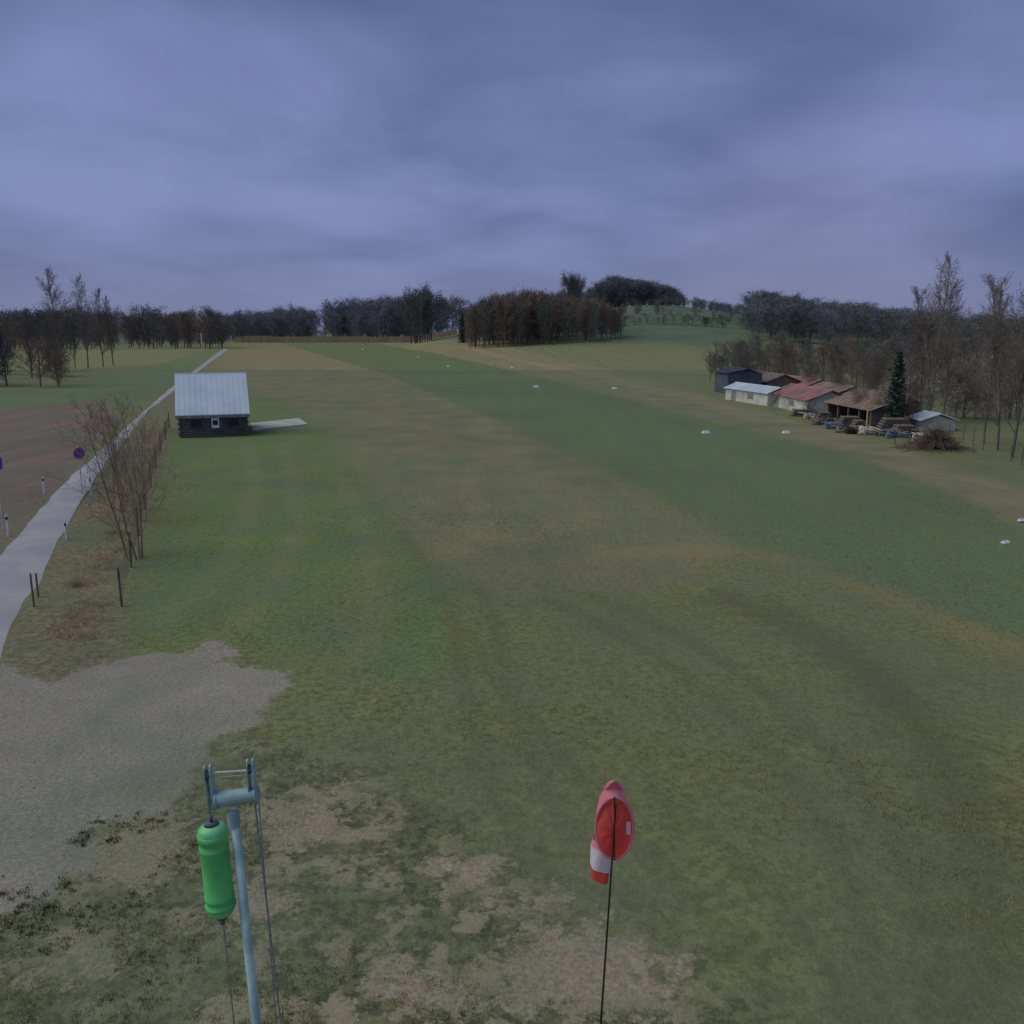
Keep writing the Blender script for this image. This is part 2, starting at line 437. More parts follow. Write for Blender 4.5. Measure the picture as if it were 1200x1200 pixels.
for kind, k in (('poplar', 3), ('broad', 3), ('shrub', 3)):
    TM[kind] = [seg_mesh('%s_%d' % (kind, i), gen_tree(11 * i + len(kind) + i * i, kind), m_bark) for i in range(k)]
TM['mass'] = [spray_tree('mass_%d' % i, 30 + i, m_bark, .27 + .03 * i) for i in range(4)]
TM['tallmass'] = [spray_tree('tallmass_%d' % i, 50 + i, m_bark, .15 + .02 * i, .12, .8) for i in range(3)]
TM['bush'] = [spray_tree('bush_%d' % i, 70 + i, m_bark, .5 + .1 * i, .02, .7, 700) for i in range(3)]
def tree(name, x, y, h, kind, m, w=1.0, parent=None, z=None, var=None):
    me = TM[kind][var % len(TM[kind])] if var is not None else random.choice(TM[kind])
    o = bpy.data.objects.new(name, me); col.objects.link(o)
    o.location = (x, y, gzf(x, y) - .05 if z is None else z); o.scale = (h * w, h * w, h); o.rotation_euler = (0, 0, random.uniform(0, 6.28))
    o.material_slots[0].link = 'OBJECT'; o.material_slots[0].material = m
    if parent: o.parent = parent
    return o
def tpx(name, u, vb, vt, kind, m, w=1.0, var=None):
    x, y = P(u, vb); return tree(name, x, y, ztop(y, vt), kind, m, w, var=var)
def brush_mass(name, rng_fn, nobj, m, kinds, hr, wr, parent=None):
    e = empty(name)
    for i in range(nobj):
        x, y, h = rng_fn(i)
        tree('tree_%03d' % i, x, y, h * random.uniform(*hr), random.choice(kinds), m if not isinstance(m, list) else random.choice(m), random.uniform(*wr), e)
    return e

tpx('bare_poplar_tree', 1088, 492, 301, 'poplar', m_bark_b, .9, 0)
tpx('bare_poplar_tree', 1103, 500, 332, 'poplar', m_bark_b, .85, 1)
tpx('bare_poplar_tree', 1078, 490, 335, 'poplar', m_bark_b, .8, 2)
tpx('bare_poplar_tree', 1168, 528, 320, 'poplar', m_bark_b, .95, 2)
tpx('bare_poplar_tree', 1152, 520, 340, 'poplar', m_bark_b, .8, 1)
tpx('bare_poplar_tree', 1185, 536, 328, 'poplar', m_bark_b, .9, 0)
for i, (u, vb, vt, w) in enumerate([(72,434,316,1.05),(103,432,324,.8),(121,430,338,.8),(133,428,348,.8),(58,436,368,.9),(88,432,362,.8),(38,440,362,.9)]):
    tpx('bare_poplar_tree', u, vb, vt, 'poplar', m_wood_d if i > 2 else m_bark_b, w, i)
for i, (u, vb, vt, w) in enumerate([(156,655,440,.95),(141,600,465,.85),(165,612,466,.85)]):
    tpx('bare_sapling_tree', u, vb, vt, 'shrub', m_bark, w, i)

def f_left(i):
    u = random.uniform(-260, 70); Y = random.uniform(140, 240)
    return BX(u, Y), Y, ztop(Y, random.uniform(376, 400) + max(0, u) * .2)
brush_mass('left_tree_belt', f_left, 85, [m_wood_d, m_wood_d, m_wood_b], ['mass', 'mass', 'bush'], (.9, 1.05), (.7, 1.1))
def f_left2(i):
    u = random.uniform(-40, 262); Y = random.uniform(400, 620); return BX(u, Y), Y, ztop(Y, random.uniform(358, 384))
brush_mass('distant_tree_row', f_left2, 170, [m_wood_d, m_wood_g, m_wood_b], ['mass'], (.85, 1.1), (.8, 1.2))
def f_left3(i):
    u = random.uniform(-300, 545) if i % 2 else random.uniform(240, 500); Y = random.uniform(640, 860)
    return BX(u, Y), Y, ztop(Y, np.interp(u, [-250, 260, 330, 400, 450, 545], [372, 368, 362, 354, 349, 349]) + random.uniform(-3, 11))
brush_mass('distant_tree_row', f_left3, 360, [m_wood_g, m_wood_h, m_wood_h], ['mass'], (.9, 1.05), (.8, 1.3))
def f_cl(i):
    u = random.gauss(492, 10); Y = random.uniform(520, 560); return BX(u, Y), Y, ztop(Y, random.uniform(331, 352))
brush_mass('tree_clump', f_cl, 14, [m_wood_g, m_wood_d], ['mass'], (.9, 1.0), (.6, .9))
def f_wood(i):
    u = random.uniform(545, 728); Y = random.uniform(352, 450)
    return BX(u, Y), Y, ztop(Y, np.interp(u, [545, 580, 620, 690, 728], [360, 347, 341, 348, 362]) + random.uniform(-5, 10)) - gzf(BX(u, Y), Y)
brush_mass('woodland', f_wood, 240, [m_wood_b, m_wood_b, m_wood_b, m_wood_g], ['mass', 'tallmass'], (.92, 1.03), (.6, .9))
def f_round(i):
    u = random.gauss(668, 8); Y = 480 + i; return BX(u, Y), Y, ztop(Y, 316 + abs(u - 668) * .8) - gzf(BX(u, Y), Y)
brush_mass('tree_clump', f_round, 8, m_wood_g, ['mass'], (.97, 1.0), (.55, .65))
def f_ridge(i):
    u = random.uniform(600, 1010) if i % 3 else random.uniform(690, 795); Y = random.uniform(635, 690); x = BX(u, Y)
    vt = np.interp(u, [600, 690, 715, 760, 785, 800, 850, 880, 905, 930, 1010], [350, 338, 323, 329, 334, 344, 354, 360, 352, 364, 380])
    return x, Y, max(6, ztop(Y, vt + random.uniform(0, 8)) - gzf(x, Y))
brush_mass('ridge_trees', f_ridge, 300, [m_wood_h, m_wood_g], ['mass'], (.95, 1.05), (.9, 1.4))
def f_slope(i):
    u = random.uniform(875, 1340); Y = random.uniform(370, 680); x = BX(u, Y); return x, Y, random.uniform(11, 17)
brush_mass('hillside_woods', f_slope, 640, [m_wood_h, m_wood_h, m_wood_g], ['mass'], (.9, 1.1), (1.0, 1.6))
def f_mid(i):
    u = random.uniform(860, 1350); Y = random.uniform(190, 330); x = BX(u, Y); return x, Y, random.uniform(3.5, 7.5)
brush_mass('hedgerow_trees', f_mid, 230, [m_wood_b, m_wood_g, m_wood_d], ['mass', 'bush'], (.8, 1.1), (.9, 1.4))
def f_rt(i):
    u = random.uniform(1060, 1400); Y = random.uniform(80, 150); x = BX(u, Y); return x, Y, random.uniform(2.5, 6)
brush_mass('brushwood_thicket', f_rt, 100, [m_wood_b, m_bark_b, m_wood_g], ['mass', 'bush', 'broad'], (.8, 1.1), (.8, 1.2))
def f_farm(i):
    u = random.uniform(835, 1060); Y = np.interp(u, [835, 1060], [165, 108]) + random.uniform(0, 30); x = BX(u, Y); return x, Y, random.uniform(3.5, 7)
brush_mass('farmyard_trees', f_farm, 60, [m_wood_b, m_bark_b, m_wood_g], ['mass', 'bush', 'broad'], (.8, 1.1), (.8, 1.1))
def f_hill2(i):
    k = i % 4; u = random.uniform(728, 900); Y = (430, 500, 560, 610)[k] + random.uniform(-3, 3) + (u - 728) * (.1, -.2, .15, 0)[k]; x = BX(u, Y); return x, Y, random.uniform(2, 7)
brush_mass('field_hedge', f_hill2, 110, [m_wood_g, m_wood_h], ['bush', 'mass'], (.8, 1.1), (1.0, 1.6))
for (u, vb, vt, w) in [(918,436,392,.8),(832,448,410,.8),(845,440,416,1),(1012,494,445,1),(990,472,430,1.2),(950,462,428,1.1),(1030,500,455,1),(948,492,468,1.2),(1064,503,452,1.),(905,480,456,1)]:
    tpx('bare_tree', u, vb, vt, 'broad', m_wood_b, w)

def spruce_mesh(name, seed, m):
    rg = random.Random(seed); v, f = [], []
    b = MB(); b.tube((0,0,0), (0,0,.97), .016, .002, 7); v += b.v; f += b.f
    nl = 34
    for k in range(nl):
        z = .05 + .93 * k / nl; R = .17 * (1 - k / nl) ** .75 * rg.uniform(.8, 1.12) + .006
        for j in range(13):
            th = rg.uniform(0, 6.28); Rj = R * rg.uniform(.7, 1.12)
            for s in range(7):
                r = Rj * (s + .6) / 7; zz_ = z - r * .35 + rg.gauss(0, .006)
                cx, cy = r * math.cos(th + rg.gauss(0, .06)), r * math.sin(th + rg.gauss(0, .06)); w = .018 * rg.uniform(.6, 1.3)
                bi = len(v)
                for q in range(3):
                    v.append((cx + rg.gauss(0, w), cy + rg.gauss(0, w), zz_ + rg.gauss(0, w * .8)))
                f.append((bi, bi + 1, bi + 2))
    me = bpy.data.meshes.new(name); me.from_pydata(v, [], f); me.materials.append(m); return me
m_spr = mat('spruce_needles', A(52,70,70), A(38,52,54), 14)
SP = [spruce_mesh('spruce_%d' % i, i, m_spr) for i in range(2)]
def spruce(u, vb, vt, w=1, k=0):
    x, y = P(u, vb); o = bpy.data.objects.new('spruce_tree', SP[k]); col.objects.link(o); h = ztop(y, vt) - gzf(x, y)
    o.location = (x, y, gzf(x, y)); o.scale = (h * w, h * w, h); return o
spruce(1047, 503, 410, 1.05, 0); spruce(542, 408, 366, 1.1, 1)

vs, fs = [], []
for i in range(6000):
    u = random.uniform(275, 535); Y = random.uniform(590, 625); x = BX(u, Y); h = 2.4 + 1.8 * random.random() + 1.2 * mnoise.noise(Vector((x*.05, 0, 0))); w = random.uniform(.3, .8)
    b = len(vs); z0 = gzf(x, Y); vs += [(x - w, Y, z0 - .2), (x + w, Y, z0 - .2), (x + random.uniform(-w, w), Y, z0 + h)]; fs.append((b, b+1, b+2))
mesh_obj('dry_reeds', vs, fs, mat('reeds', A(132,120,114), A(112,102,98), .1))

# ------------------------------------------------------------------ hut
m_log = mat('weathered_logs', A(78,80,94), A(54,56,68), 3, stretch=(1, 1, 8), bump=.4)
m_roof = mat('metal_roof', A(142,158,194), A(128,144,180), .5, rough=.55)
m_white = mat('white_paint', A(205,210,225), A(180,186,200), 3, rough=.5)
m_dark = mat('dark_opening', A(34,36,46), A(26,28,36), 2, rough=.4)
m_trim = mat('grey_trim', A(104,108,124), A(84,88,104), 3)
m_conc = mat('concrete', A(134,138,154), A(116,120,136), .8, bump=.1)
def frame(pa, pb):
    a, b = Vector((*pa, 0)), Vector((*pb, 0)); d = b - a
    return a, d.length, math.atan2(d.y, d.x)
a0, W, rt = frame(P(212, 513), P(289, 511)); W *= 1.01; rt = math.radians(18)
hut = empty('log_hut', (a0.x, a0.y, 0), rt)
D = 8.0; YH = a0.y
ev = 1.95; rdg = ztop(YH + D / 2, 440)
mb = MB()
nlog = 9; lh = ev / nlog
for i in range(nlog):
    z = lh * (i + .5)
    ex = .18 if i % 2 else .1
    mb.tube((-ex, 0, z), (W + ex, 0, z), lh * .53, n=8); mb.tube((-ex, D, z), (W + ex, D, z), lh * .53, n=8)
    mb.tube((0, -ex, z + lh * .5), (0, D + ex, z + lh * .5), lh * .53, n=8); mb.tube((W, -ex, z + lh * .5), (W, D + ex, z + lh * .5), lh * .53, n=8)
mb.obj('log_walls', m_log, hut, True)
mb = MB()
for xx in (0.0, W):
    n = 20
    for k in range(n):
        y0, y1 = D * k / n + .01, D * (k + 1) / n - .01
        hh = lambda y: ev + (rdg - ev) * (1 - abs(y - D / 2) / (D / 2)) - .05
        b = len(mb.v)
        mb.v += [(xx-.03,y0,ev),(xx+.03,y0,ev),(xx+.03,y1,ev),(xx-.03,y1,ev),(xx-.03,y0,hh(y0)),(xx+.03,y0,hh(y0)),(xx+.03,y1,hh(y1)),(xx-.03,y1,hh(y1))]
        mb.f += [(b,b+3,b+2,b+1),(b+4,b+5,b+6,b+7),(b,b+1,b+5,b+4),(b+1,b+2,b+6,b+5),(b+2,b+3,b+7,b+6),(b+3,b,b+4,b+7)]
mb.obj('gable_boards', m_log, hut)
def roof(par, W, D, ev, rdg, m, oh=.35, seam=.6, th=.06, name='roof', sh=.05, rail=.09):
    mb = MB(); sl = (rdg - ev) / (D / 2)
    for s in (0, 1):
        def pt(x, t, up):
            y = (-oh + (D / 2 + oh) * t); z = ev - oh * sl + (rdg - ev + oh * sl) * t + up + .12
            return (x, y if s == 0 else D - y, z)
        def slab(x0, x1, u0, u1):
            b = len(mb.v)
            mb.v += [pt(x0,0,u0),pt(x1,0,u0),pt(x1,1,u0),pt(x0,1,u0),pt(x0,0,u1),pt(x1,0,u1),pt(x1,1,u1),pt(x0,1,u1)]
            mb.f += [(b,b+3,b+2,b+1),(b+4,b+5,b+6,b+7),(b,b+1,b+5,b+4),(b+1,b+2,b+6,b+5),(b+2,b+3,b+7,b+6),(b+3,b,b+4,b+7)]
        slab(-oh, W + oh, 0, th)
        x = -oh + seam / 2
        while x < W + oh:
            slab(x, x + .04, th + .002, th + sh); x += seam
    mb.tube((-oh, D/2, rdg + .15), (W + oh, D/2, rdg + .15), rail, n=8)
    return mb.obj(name, m, par)
roof(hut, W, D, ev, rdg, m_roof, .3, .45, sh=.02, rail=.06)
mb = MB(); mb.box(-.3, W + .3, -.34, -.3, ev - .33, ev - .1); mb.obj('fascia_board', m_trim, hut)
mb = MB(); mb.box(W*.47, W*.47+.62, -.22, -.13, .75, 1.7); mb.obj('notice_box', m_white, hut)
mb = MB(); mb.box(W*.47+.1, W*.47+.52, -.228, -.222, 1.0, 1.4); mb.obj('notice_box_pane', m_dark, hut)
mb = MB(); mb.box(W*.16, W*.16+.9, -.16, -.12, .8, 1.5); mb.box(W*.72, W*.72+.9, -.16, -.12, .8, 1.5); mb.obj('window_panes', m_dark, hut)
mb = MB()
for x0 in (W*.16, W*.72):
    mb.box(x0-.06, x0, -.18, -.12, .74, 1.56); mb.box(x0+.9, x0+.96, -.18, -.12, .74, 1.56); mb.box(x0+.002, x0+.898, -.18, -.12, .74, .8); mb.box(x0+.002, x0+.898, -.18, -.12, 1.5, 1.56)
mb.obj('window_frames', m_log, hut)
mb = MB(); mb.box(W+.12, W+.17, 3.5, 4.5, 0.02, 1.9); mb.obj('door', m_trim, hut)
q = PP([(294,497),(350,491),(361,498),(296,505)])
vs = [(x, y, 0.0) for x, y in q] + [(x, y, .1) for x, y in q]
mesh_obj('concrete_pad', vs, [(4,7,6,5),(0,1,5,4),(1,2,6,5),(2,3,7,6),(3,0,4,7)], m_conc)

# ------------------------------------------------------------------ farm buildings
m_r_brown = mat('roof_brown', A(98,88,98), A(80,74,84), 1)
m_r_red = mat('roof_red', A(120,90,106), A(98,78,92), .7)
m_r_rust = mat('roof_rust', A(112,98,102), A(82,76,82), .9)
m_w_light = mat('wall_light', A(150,156,176), A(122,128,148), .7)
m_w_blue = mat('wall_blue', A(62,70,100), A(50,58,82), 1)
m_w_wood = mat('wall_wood', A(88,82,90), A(66,62,70), 2, stretch=(6, 6, 1))
def building(name, pa, pb, D, vev, vr, wm, rm, open_front=0, door=True):
    a, W, rt = frame(pa, pb); e = empty(name, a, rt); ev = ztop(a.y, vev); rdg = max(ztop(a.y + D / 2, vr), ev + .3)
    mb = MB(); T = .15
    if open_front:
        mb.box(0, W, D - T, D, 0, ev); mb.box(0, T, .003, D - T - .003, 0, ev); mb.box(W - T, W, .003, D - T - .003, 0, ev)
        k = int(W / 2.5) + 1
        for i in range(k + 1):
            x = T + .01 + (W - 2 * T - .2) * i / k; mb.box(x, x + .18, 0, .18, 0, ev)
    else:
        mb.box(0, W, 0, D, 0, ev)
    for xx in (0, W - T):
        b = len(mb.v); mb.v += [(xx,0,ev),(xx,D,ev),(xx,D/2,rdg),(xx+T,0,ev),(xx+T,D,ev),(xx+T,D/2,rdg)]
        mb.f += [(b,b+2,b+1),(b+3,b+4,b+5),(b,b+3,b+5,b+2),(b+1,b+2,b+5,b+4)]
    mb.obj('walls', wm, e); roof(e, W, D, ev, rdg, rm, .25, .9)
    if not open_front and door:
        mb = MB(); mb.box(W*.15, W*.15+1.1, -.04, -.003, 0, min(2, ev*.85)); mb.box(W*.55, W*.55+1.2, -.04, -.003, ev*.4, ev*.8); mb.obj('door_and_window', m_trim if wm == m_w_light else m_dark, e)
        mb = MB(); x = W*.55; mb.box(x-.08, x-.002, -.06, -.003, ev*.36, ev*.84); mb.box(x+1.202, x+1.28, -.06, -.003, ev*.36, ev*.84); mb.box(x+.56,x+.64,-.06,-.042,ev*.4,ev*.8); mb.obj('window_frame', m_trim, e)
    return e
building('dark_barn', P(837,459), P(852,462), 5, 436, 431, m_w_blue, m_w_blue, door=False)
building('long_shed', P(852,452), P(898,461), 5, 441, 433, m_w_wood, m_r_brown)
building('white_shed', P(850,468), P(899,476), 3, 455, 449, m_w_light, m_roof)
building('red_roof_barn', P(902,475), P(946,486), 5, 461, 450, m_w_light, m_r_red)
building('wooden_shed', P(905,456), P(945,463), 4, 447, 440, m_w_wood, m_r_red)
building('wooden_shed', P(945,468), P(980,475), 4, 456, 448, m_w_wood, m_r_rust)
building('open_shed', P(968,489), P(1020,501), 4.5, 472, 461, m_w_wood, m_r_rust, open_front=1)
building('lean_to_shed', P(985,476), P(1034,487), 4, 464, 455, m_w_wood, m_r_brown, open_front=1)
building('small_white_shed', P(1063,501), P(1080,505), 3, 490, 482, m_w_light, m_roof)
def log_stack(u, v, n, rows, ln=1.2, r=.13):
    x, y = P(u, v); mb = MB()
    for j in range(rows):
        for i in range(n - j):
            rr = r * random.uniform(.8, 1.05); xx = x + (i + j * .5) * r * 2; zz_ = r + j * r * 1.75
            mb.tube((xx, y, zz_), (xx + .05, y + ln, zz_), rr, n=7)
    return mb.obj('log_stack', m_w_wood)
log_stack(985, 500, 9, 4); log_stack(1032, 506, 12, 5); log_stack(1000, 505, 6, 4); log_stack(930, 488, 7, 3); log_stack(1050, 508, 8, 3); log_stack(958, 494, 7, 4)
cl_m = [mat('clutter_pale', A(160,160,176), A(130,132,148), 3), m_w_wood, mat('clutter_blue', A(80,96,140), A(64,76,112), 3), m_r_rust, m_dark]
def clutter(u, v, k):
    x, y = P(u, v); mb = MB()
    for i in range(7):
        sx, sy, sz = random.uniform(.2, .8), random.uniform(.2, .7), random.uniform(.1, .55); ox, oy = random.uniform(-1.2, 1.2), random.uniform(-.8, .8)
        z0 = .0 + i * .013
        mb.box(x+ox-sx/2, x+ox+sx/2, y+oy-sy/2, y+oy+sy/2, z0, z0+sz)
        mb.tube((x+ox, y+oy-.6, z0+sz+.03), (x+ox+random.uniform(-.6,.6), y+oy+.8, z0+sz+.05), .04, n=5)
    mb.obj('yard_clutter', cl_m[k % 5])
for i, (u, v) in enumerate([(955,490),(968,497),(978,502),(992,506),(1005,508),(1022,508),(1038,510),(1052,512),(1062,510),(1075,512),(1085,516),(945,486),(1018,504),(1045,505)]): clutter(u, v, i)
vsf = []
x0, y0 = P(1095, 526)
rg = random.Random(5)
for i in range(1100):
    th = rg.uniform(0, 6.28); r = abs(rg.gauss(0, 1.0)); p = Vector((x0 + r * math.cos(th) * 1.3, y0 + r * math.sin(th), max(.05, 1.6 - r * .8) * rg.random()))
    d = Vector((rg.gauss(0, 1), rg.gauss(0, 1), rg.gauss(0, .6))).normalized() * rg.uniform(.4, 1.3); q = p + d; q.z = max(q.z, .02)
    vsf.append((p, q, .025, .01))
o = bpy.data.objects.new('brushwood_pile', seg_mesh('brushwood_pile', vsf, m_wood_b)); col.objects.link(o)
def post(name, u, vb, vt, r, m, lean=0.0, n=8):
    x, y = P(u, vb); h = ztop(y, vt); mb = MB()
    mb.tube((0, 0, -.1), (lean, 0, h), r * 1.05, r * .9, n); o = mb.obj(name, m); o.location = (x, y, 0); return o
m_post = mat('weathered_post', A(90,84,90), A(66,62,68), 5)
m_yel = mat('ochre_wood', A(160,134,98), A(130,106,80), 3)
post('wooden_post', 1015, 506, 480, .09, m_yel); post('wooden_post', 1009, 507, 499, .22, m_yel)
for u, vb, vt in [(1128,516,490),(1140,522,502),(1152,528,508),(1185,540,522),(1197,545,524),(1112,512,496)]:
    post('wooden_post', u, vb, vt, .04, m_post, random.uniform(-.1, .1))

# ------------------------------------------------------------------ runway markers
def marker(u, v, s=1.0):
    x, y = P(u, v); e = empty('runway_marker', (x, y, 0), math.radians(20)); mb = MB()
    w, l, h = .30*s, .5*s, .42*s
    mb.v = [(-l,-w,.03),(l,-w,.03),(l,w,.03),(-l,w,.03),(-l*.8,0,h),(l*.8,0,h)]
    mb.f = [(0,1,5,4),(2,3,4,5),(1,2,5),(3,0,4),(0,3,2,1)]
    mb.obj('white_ridge_board', m_white, e)
    b2 = MB(); b2.tube((-l*.8,0,-.05),(-l*.8,0,h-.05),.02,n=6); b2.tube((l*.8,0,-.05),(l*.8,0,h-.05),.02,n=6); b2.obj('stakes', m_post, e)
for u, v, s in [(628,454,.75),(720,456,.75),(827,508,.65),(921,508,.65),(1178,637,.36),(1197,611,.36),(600,431,.7),(525,430,.7),(490,419,.7),(425,410,.8)]:
    marker(u, v, s)

# ------------------------------------------------------------------ signs, delineators, fence
m_sblue = mat('sign_blue', A(44,70,170), A(38,62,160), 2, rough=.4)
m_sred = mat('sign_red', A(180,44,70), A(170,40,62), 2, rough=.4)
m_galv = mat('galvanised_steel', A(150,158,176), A(128,136,154), 6, rough=.5)
def disc(mb, c, r, y, n=28, r0=0.0):
    b = len(mb.v)
    for i in range(n):
        a = 2*math.pi*i/n
        mb.v.append((c[0]+r*math.cos(a), y, c[1]+r*math.sin(a)))
    if r0:
        for i in range(n):
            a = 2*math.pi*i/n; mb.v.append((c[0]+r0*math.cos(a), y, c[1]+r0*math.sin(a)))
        for i in range(n): j=(i+1)%n; mb.f.append((b+i,b+j,b+n+j,b+n+i))
    else: mb.f.append(tuple(b+i for i in range(n)))
def round_sign(u, vb, vt, r=.32, rot=.3):
    x, y = P(u, vb); h = ztop(y, vt); e = empty('no_stopping_sign', (x, y, 0), rot)
    mb = MB(); mb.tube((0,0,-.1),(0,0,h+.02),.035,n=8); mb.obj('post', m_galv, e)
    mb = MB(); mb.tube((0,-.045,h-r),(0,-.06,h-r),r,n=28); mb.obj('plate', m_galv, e)
    mb = MB(); disc(mb,(0,h-r),r*.8,-.064); mb.obj('blue_face', m_sblue, e)
    mb = MB(); disc(mb,(0,h-r),r,-.066,r0=r*.82)
    w=r*.07; k=r*.56; b=len(mb.v); z=h-r
    mb.v += [(-k-w,-.069,z+k-w),(-k+w,-.069,z+k+w),(k+w,-.069,z-k+w),(k-w,-.069,z-k-w)]; mb.f.append((b,b+1,b+2,b+3))
    mb.obj('red_ring_and_bar', m_sred, e)
    return e
round_sign(96, 572, 524, .34, .9)
x, y = P(4, 622); h = ztop(y, 536); e = empty('blue_road_sign', (x, y, 0), .9)
mb = MB(); mb.tube((0,0,-.1),(0,0,h),.03,n=8); mb.obj('post', m_galv, e)
mb = MB(); mb.box(-.26,.26,-.055,-.04,h-.55,h-.02); mb.obj('plate', m_sblue, e)
mb = MB(); mb.box(-.14,.14,-.062,-.057,h-.40,h-.17); mb.obj('white_symbol', m_white, e)
def delineator(u, vb, vt):
    x, y = P(u, vb); h = ztop(y, vt); e = empty('delineator_post', (x, y, 0)); r=.045
    mb = MB(); mb.tube((0,0,-.05),(0,0,h*.72),r,r,8); mb.tube((0,0,h*.86),(0,0,h),r,r*.6,8); mb.obj('white_body', m_white, e)
    mb = MB(); mb.tube((0,0,h*.722),(0,0,h*.858),r*1.02,r*1.02,8); mb.obj('black_band', m_dark, e)
for q in [(10,628,602),(78,632,610),(52,578,558),(107,578,558),(148,528,512),(178,500,488),(120,520,505)]: delineator(*q)
for q in [(40,712,672),(45,700,672)]: post('wooden_post', q[0], q[1], q[2], .035, m_post)
fp = PP([(143,712),(154,665),(163,628),(170,597),(177,570),(183,548),(189,529),(194,515),(199,502)])
fe = empty('wire_fence'); mb = MB(); wb = MB(); tops = []
for i, (x, y) in enumerate(fp):
    h = 1.45 + random.uniform(-.1, .1); l = random.uniform(-.06, .06)
    mb.tube((x, y, -.1), (x + l, y, h), .045, .04, 8); tops.append((x, y, h, l))
for a, b in zip(tops[:-1], tops[1:]):
    for k in (.15, .38, .6, .85):
        wb.tube((a[0] + a[3]*k, a[1], a[2]*k), (b[0] + b[3]*k, b[1], b[2]*k), .006, n=4, cap=False)
    L_ = math.hypot(b[0]-a[0], b[1]-a[1]); n = int(L_ / .25)
    for i in range(n):
        tt = i / n; x = a[0] + (b[0]-a[0])*tt; y = a[1] + (b[1]-a[1])*tt; wb.tube((x,y,.15*a[2]),(x,y,.85*a[2]),.004,n=3,cap=False)
mb.obj('posts', m_post, fe); wb.obj('wire_mesh', m_post, fe)
post('white_pole', 237, 412, 390, .2, m_galv)
vsf = []
def clump(u, v, n, R, h):
    x, y = P(u, v)
    for i in range(n):
        r = abs(random.gauss(0, R)); th = random.uniform(0, 6.28); p = Vector((x + r*math.cos(th), y + r*math.sin(th), 0))
        vsf.append((p, p + Vector((random.gauss(0, .15), random.gauss(0, .15), h*random.uniform(.4, 1))), .009, .003))
clump(90, 688, 120, .2, .3)
for i in range(90):
    tt = random.random(); u = 185 - 90*tt + random.uniform(-22, 10)*(.3+tt); v = 520 + 230*tt; clump(u, v, 22, .4, .22)
o = bpy.data.objects.new('dead_weeds', seg_mesh('dead_weeds', vsf, mat('dead_stalks', A(130,118,116), A(104,95,92), 1))); col.objects.link(o)

# ------------------------------------------------------------------ grass tufts, weed clumps and stones in the foreground
N = 50000
r = 9.5 * (55 / 9.5) ** rs.rand(N); th = np.radians(rs.uniform(-36, 36, N)); tx = r*np.sin(th); ty = r*np.cos(th)
dg = np.maximum(sdpoly(tx, ty, Z['gravel'][0]), sdpoly(tx, ty, Z['dirt'][0])); dm = sdpoly(tx, ty, Z['mixed'][0])
for q in Z['dirt'][1:]: dg = np.maximum(dg, sdpoly(tx, ty, q))
dr = sdpoly(tx, ty, PP([(-160,835),(0,650),(85,556),(160,490),(176,480),(122,545),(75,622),(0,775),(-160,1075)]))
nzv = np.array([mnoise.noise(Vector((x*.9, y*.9, 3))) for x, y in zip(tx, ty)])
keep = (dg < -.2 + nzv*.6) & (dr < -.2) & ((nzv > -.05) | (rs.rand(N) < .35)) & ((dm < 0) | (nzv > .05))
tx, ty, nzv = tx[keep], ty[keep], nzv[keep]; n = len(tx); NB = 4
def blades(name, bx, by, hh, w, m):
    n_ = len(bx); az = rs.uniform(0, 6.28, n_); z0 = np.zeros(n_) - .03
    v0 = np.stack([bx - w*np.cos(az), by - w*np.sin(az), z0], -1); v1 = np.stack([bx + w*np.cos(az), by + w*np.sin(az), z0], -1)
    v2 = np.stack([bx + rs.normal(0, .02, n_), by + rs.normal(0, .02, n_), z0 + .05 + hh], -1)
    V = np.stack([v0, v1, v2], 1).reshape(-1, 3)
    me = bpy.data.meshes.new(name); me.vertices.add(len(V)); me.vertices.foreach_set('co', V.ravel())
    me.loops.add(len(V)); me.loops.foreach_set('vertex_index', np.arange(len(V))); me.polygons.add(n_)
    me.polygons.foreach_set('loop_start', np.arange(0, len(V), 3)); me.polygons.foreach_set('loop_total', np.full(n_, 3)); me.update(calc_edges=True)
    me.materials.append(m); o = bpy.data.objects.new(name, me); col.objects.link(o)
bx = np.repeat(tx, NB) + rs.normal(0, .03, n*NB); by = np.repeat(ty, NB) + rs.normal(0, .03, n*NB)
blades('grass_tufts', bx, by, rs.uniform(.02, .06, n*NB) * (1 + .5*np.repeat(nzv, NB)), rs.uniform(.004, .010, n*NB), mat('grass_blades', A(102,106,72), A(116,108,86), 1.1))
# dark rosettes of weeds on the bare ground, bottom left
C = 2600
r = rs.uniform(8.5, 17, C); th = np.radians(rs.uniform(-38, 6, C)); cx_ = r*np.sin(th); cy_ = r*np.cos(th)
nz2 = np.array([mnoise.noise(Vector((x*.7, y*.7, 9))) for x, y in zip(cx_, cy_)])
k_ = (sdpoly(cx_, cy_, Z['mixed'][0]) > -.3) & (nz2 > -.05) & (sdpoly(cx_, cy_, Z['dirt'][0]) < .1)
cx_, cy_ = cx_[k_], cy_[k_]; n = len(cx_); NB = 26; sz = np.repeat(rs.uniform(.02, .09, n), NB)
bx = np.repeat(cx_, NB) + rs.normal(0, 1, n*NB)*sz; by = np.repeat(cy_, NB) + rs.normal(0, 1, n*NB)*sz
blades('weed_rosettes', bx, by, rs.uniform(.0, .04, n*NB), rs.uniform(.006, .014, n*NB), mat('weed_leaves', A(58,60,42), A(80,76,54), 1.5))
mb = MB()
